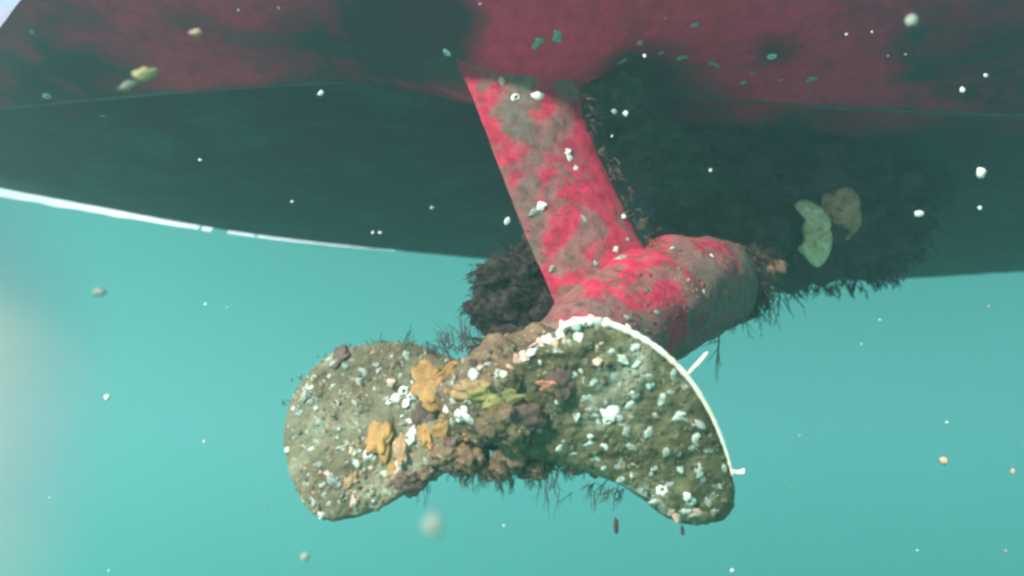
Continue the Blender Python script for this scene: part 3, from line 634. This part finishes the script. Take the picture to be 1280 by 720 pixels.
# ------------------------------------------------------------------ sponges hanging under the hull
def pale_sponge():
    pts = [(992, 256), (1004, 249), (1018, 254), (1034, 266), (1042, 290), (1038, 314), (1026, 333), (1014, 330), (1004, 318), (996, 312), (1003, 304), (1004, 296), (1001, 286), (1005, 276), (1006, 266), (998, 260)]
    n, rings = 96, 14; ol = catmull(pts, n); cx, cy_ = 1022, 292; vs_, fs_ = [], []
    D = 1.285
    for side in (0, 1):
        for j in range(rings + 1):
            r = j / rings
            for i in range(n):
                x = cx + (ol[i][0] - cx) * r; y = cy_ + (ol[i][1] - cy_) * r; p = P(x, y, D); e = math.sqrt(max(0, 1 - r ** 4))
                vs_.append(P(x, y, D + (.024 * e + .024 * e * fb(p, 48, 5)) * (1 if side else -1)))
    o_ = (rings + 1) * n
    for s_ in (0, o_):
        for j in range(rings):
            for i in range(n):
                i2 = (i + 1) % n; fs_.append((s_ + j * n + i, s_ + j * n + i2, s_ + (j + 1) * n + i2, s_ + (j + 1) * n + i))
    base = P(cx, cy_, D); me = mesh('sponge', [v - base for v in vs_], fs_)
    bm = bmesh.new(); bm.from_mesh(me); bmesh.ops.remove_doubles(bm, verts=bm.verts, dist=1e-5); bmesh.ops.recalc_face_normals(bm, faces=bm.faces); bm.to_mesh(me); bm.free()
    me.materials.append(M('sponge_pale')); me.polygons.foreach_set('use_smooth', [True] * len(me.polygons))
    o = bpy.data.objects.new('sponge', me); C.objects.link(o); o.location = base; return tag(o, 'pale cream crescent sponge hanging in the dark weed', 'sponge')
pale_sponge()
o = blob(1050, 266, .036, 'sponge_brown', 'sponge', None, .5, .85, 1.15, 'top', 4, .3, off=1.29); tag(o, 'reddish brown sponge just right of the pale crescent sponge', 'sponge')

# ------------------------------------------------------------------ tube worms on the blade edge
def spike(px0, py0, px1, py1, d, r0, label, flare=False):
    a, b_ = P(px0, py0, d), P(px1, py1, d - .004)
    pts = [a.lerp(b_, i / 8) + Vector((0, 0, .0004 * math.sin(i))) for i in range(9)]
    rad = [r0 * (.7 + (.8 * (i / 8) ** 2 if flare else .35 * math.sin(i / 8 * 3.14))) * (1 if (i < 8 or flare) else .3) for i in range(9)]
    v_, f_ = tube([p - a for p in pts], rad, 10); o = link('tube_worm', mesh('tube_worm', v_, f_), M('highlight_and_worm_white')); o.location = a; return tag(o, label, 'tube worm', 'tube worms on the right blade edge')
spike(860, 468, 885, 440, .70, .0018, 'white spiky tube worm pointing up from the bright blade edge')
spike(914, 590, 931, 590, .705, .0020, 'short flared white tube worm sticking out at the right blade tip', True)
# ------------------------------------------------------------------ shells on hull and leg
hs = [(1013, 99, 9, 5), (941, 92, 7, 2), (966, 70, 9, 3), (697, 45, 9, 2), (671, 54, 9, 2), (558, 66, 8, 2), (780, 76, 7, 2), (798, 53, 5, 4), (853, 72, 9, 2), (890, 78, 7, 2), (827, 66, 5, 2), (930, 103, 5, 3), (628, 101, 7, 2), (645, 122, 8, 2), (246, 42, 6, 4), (870, 30, 5, 2), (897, 82, 5, 2), (60, 120, 9, 3), (130, 145, 6, 3), (40, 40, 6, 3), (1012, 115, 4, 2), (833, 22, 3, 4), (975, 100, 4, 2)]
for x, y, r, q in hs: place_barnacle(x, y, r * 0.8e-3, q if r < 8 else (0 if int(x) % 3 == 0 else 3), [hull, strut], squash=.6)
ls = [(676, 258, 6, 5), (667, 265, 5, 2), (710, 190, 4, 5), (713, 198, 4, 5), (720, 210, 3, 5), (731, 274, 4, 2), (779, 270, 4, 5), (778, 322, 6, 2), (770, 312, 4, 5), (785, 300, 3, 2), (840, 310, 3, 5), (890, 320, 3, 5), (861, 350, 3, 2), (880, 365, 3, 2), (820, 390, 3, 2), (786, 410, 4, 5), (784, 397, 5, 2), (690, 335, 4, 2), (660, 330, 5, 2), (745, 330, 3, 2)]
for x, y, r, q in ls: place_barnacle(x, y, r * .95e-3, q, [strut, gear])

crust_patch('slime_crust', [(575, 90), (700, 90), (830, 310), (700, 400)], [strut], 500, .0008, .003, ['grit_rose', 'grit_moss', 'grit_red', 'grit_red', 'grit_rose', 'grit_rose'], strut, 31, lambda x, y: max(0, min(1, .4 + 2.5 * noise.noise(Vector((x * .02, y * .02, 9))))))
crust_patch('slime_crust', [(680, 400), (830, 300), (900, 300), (945, 340), (900, 420), (820, 460)], [gear], 900, .001, .005, ['grit_rose', 'grit_moss', 'grit_red', 'grit_rose', 'grit_rose', 'purple_crust'], gear, 32, lambda x, y: max(.1, min(1, (x - 720) / 200)))
# ------------------------------------------------------------------ suspended specks
def speck(px, py, size, d, mat, label, sx=1, sy=1, group='drifting specks in the water', ang=0):
    d = .24 if d < .2 else .50 if d < .36 else .74 + .2 * (d - .42)
    r = size * .86 * d / F; c0 = P(px, py, d); bm = bmesh.new(); bmesh.ops.create_icosphere(bm, subdivisions=2, radius=1)
    for v in bm.verts:
        k = 1 + .6 * fb(v.co + Vector((px, py, 0)), 1.2, 3); v.co = Vector((v.co.x * k * r * sx, v.co.y * k * r * .7, v.co.z * k * r * sy))
    bm.transform(Matrix.Rotation(ang, 4, 'Y'))
    me = bpy.data.meshes.new('speck'); bm.to_mesh(me); bm.free(); o = link('speck', me, M(mat)); o.location = c0; return tag(o, label, 'speck', group)
SP = 'tiny pale speck drifting in the water'
speck(671, 120, 7, .45, 'speck', 'brightest white speck, in front of the top of the red leg', 1.2, .9)
speck(1226, 216, 6.5, .42, 'speck', 'bright white speck at far right in front of the hull', .9, 1.1)
speck(1149, 267, 5.5, .42, 'speck', 'white oval speck in front of the hull, lower left of the brightest right-hand one', 1.2, .9)
speck(634, 276, 5, .42, 'speck', 'white oval speck just left of the red leg', .8, 1.2, ang=.5)
speck(401, 116, 4.2, .42, 'speck', 'white speck just below the hull seam')
speck(1203, 112, 4, .42, 'speck', 'small white speck above the bright far-right one')
speck(1232, 94, 3, .42, 'speck', 'tiny white speck near the right end of the red paint')
speck(182, 92, 12, .28, 'speck_tan', 'blurry tan fleck in front of the hull at upper left', 1.3, .8, ang=-.4)
speck(160, 107, 9, .3, 'speck_dim', 'faint green sliver beside the tan fleck', 1.5, .45, ang=-.3)
speck(245, 41, 6, .35, 'speck_warm', 'pinkish fleck near the top left of the red paint', 1.4, .7, ang=-.3)
speck(1180, 576, 6, .42, 'speck_warm', 'round pink speck in open water at lower right')
speck(1266, 589, 4, .42, 'speck_warm', 'pink speck near the right border')
speck(540, 655, 14, .16, 'speck_dim', 'large blurred pale speck below the propeller')
speck(382, 696, 6, .3, 'speck_dim', 'soft pale oval speck low on the left', 1, 1.1)
speck(125, 366, 8, .28, 'speck_dim', 'soft pale smudge in the water below the white strip', 1.4, .7)
speck(134, 497, 4.5, .4, 'speck', 'white speck in open water at left')
speck(1140, 25, 9, .25, 'speck_dim', 'blurred pale oval at upper right', .9, 1.3, ang=.5)
speck(782, 142, 4, .5, 'speck', 'pale speck in front of the green weed')
speck(768, 140, 4, .5, 'speck_dim', 'dim speck beside the pale one in front of the green weed')
small = [(298, 13, 3), (348, 10, 3), (1058, 43, 2), (806, 70, 3), (888, 213, 3.5), (1184, 528, 2.5), (1258, 689, 3.5), (915, 713, 3.5), (1236, 383, 2.5), (175, 445, 1.8), (284, 384, 1.8), (62, 622, 2), (332, 637, 2.5), (136, 713, 2), (466, 291, 3), (475, 291, 3), (540, 260, 4), (118, 366, 2), (257, 380, 2.5), (255, 552, 3),
         (765, 170, 2), (420, 500, 0), (990, 610, 1.8), (1077, 430, 2), (1147, 688, 2), (1000, 545, 3), (1110, 70, 2), (1132, 68, 2), (1225, 260, 4), (365, 252, 2.5), (250, 200, 3), (630, 657, 2.5), (1100, 400, 2), (1090, 40, 2), (600, 5, 2.5)]
for x, y, s in small:
    if s: speck(x, y, s * .75, random.choice([.36, .42, .5]), random.choice(['speck', 'speck', 'speck_dim']), SP, random.uniform(.8, 1.3), random.uniform(.8, 1.2))
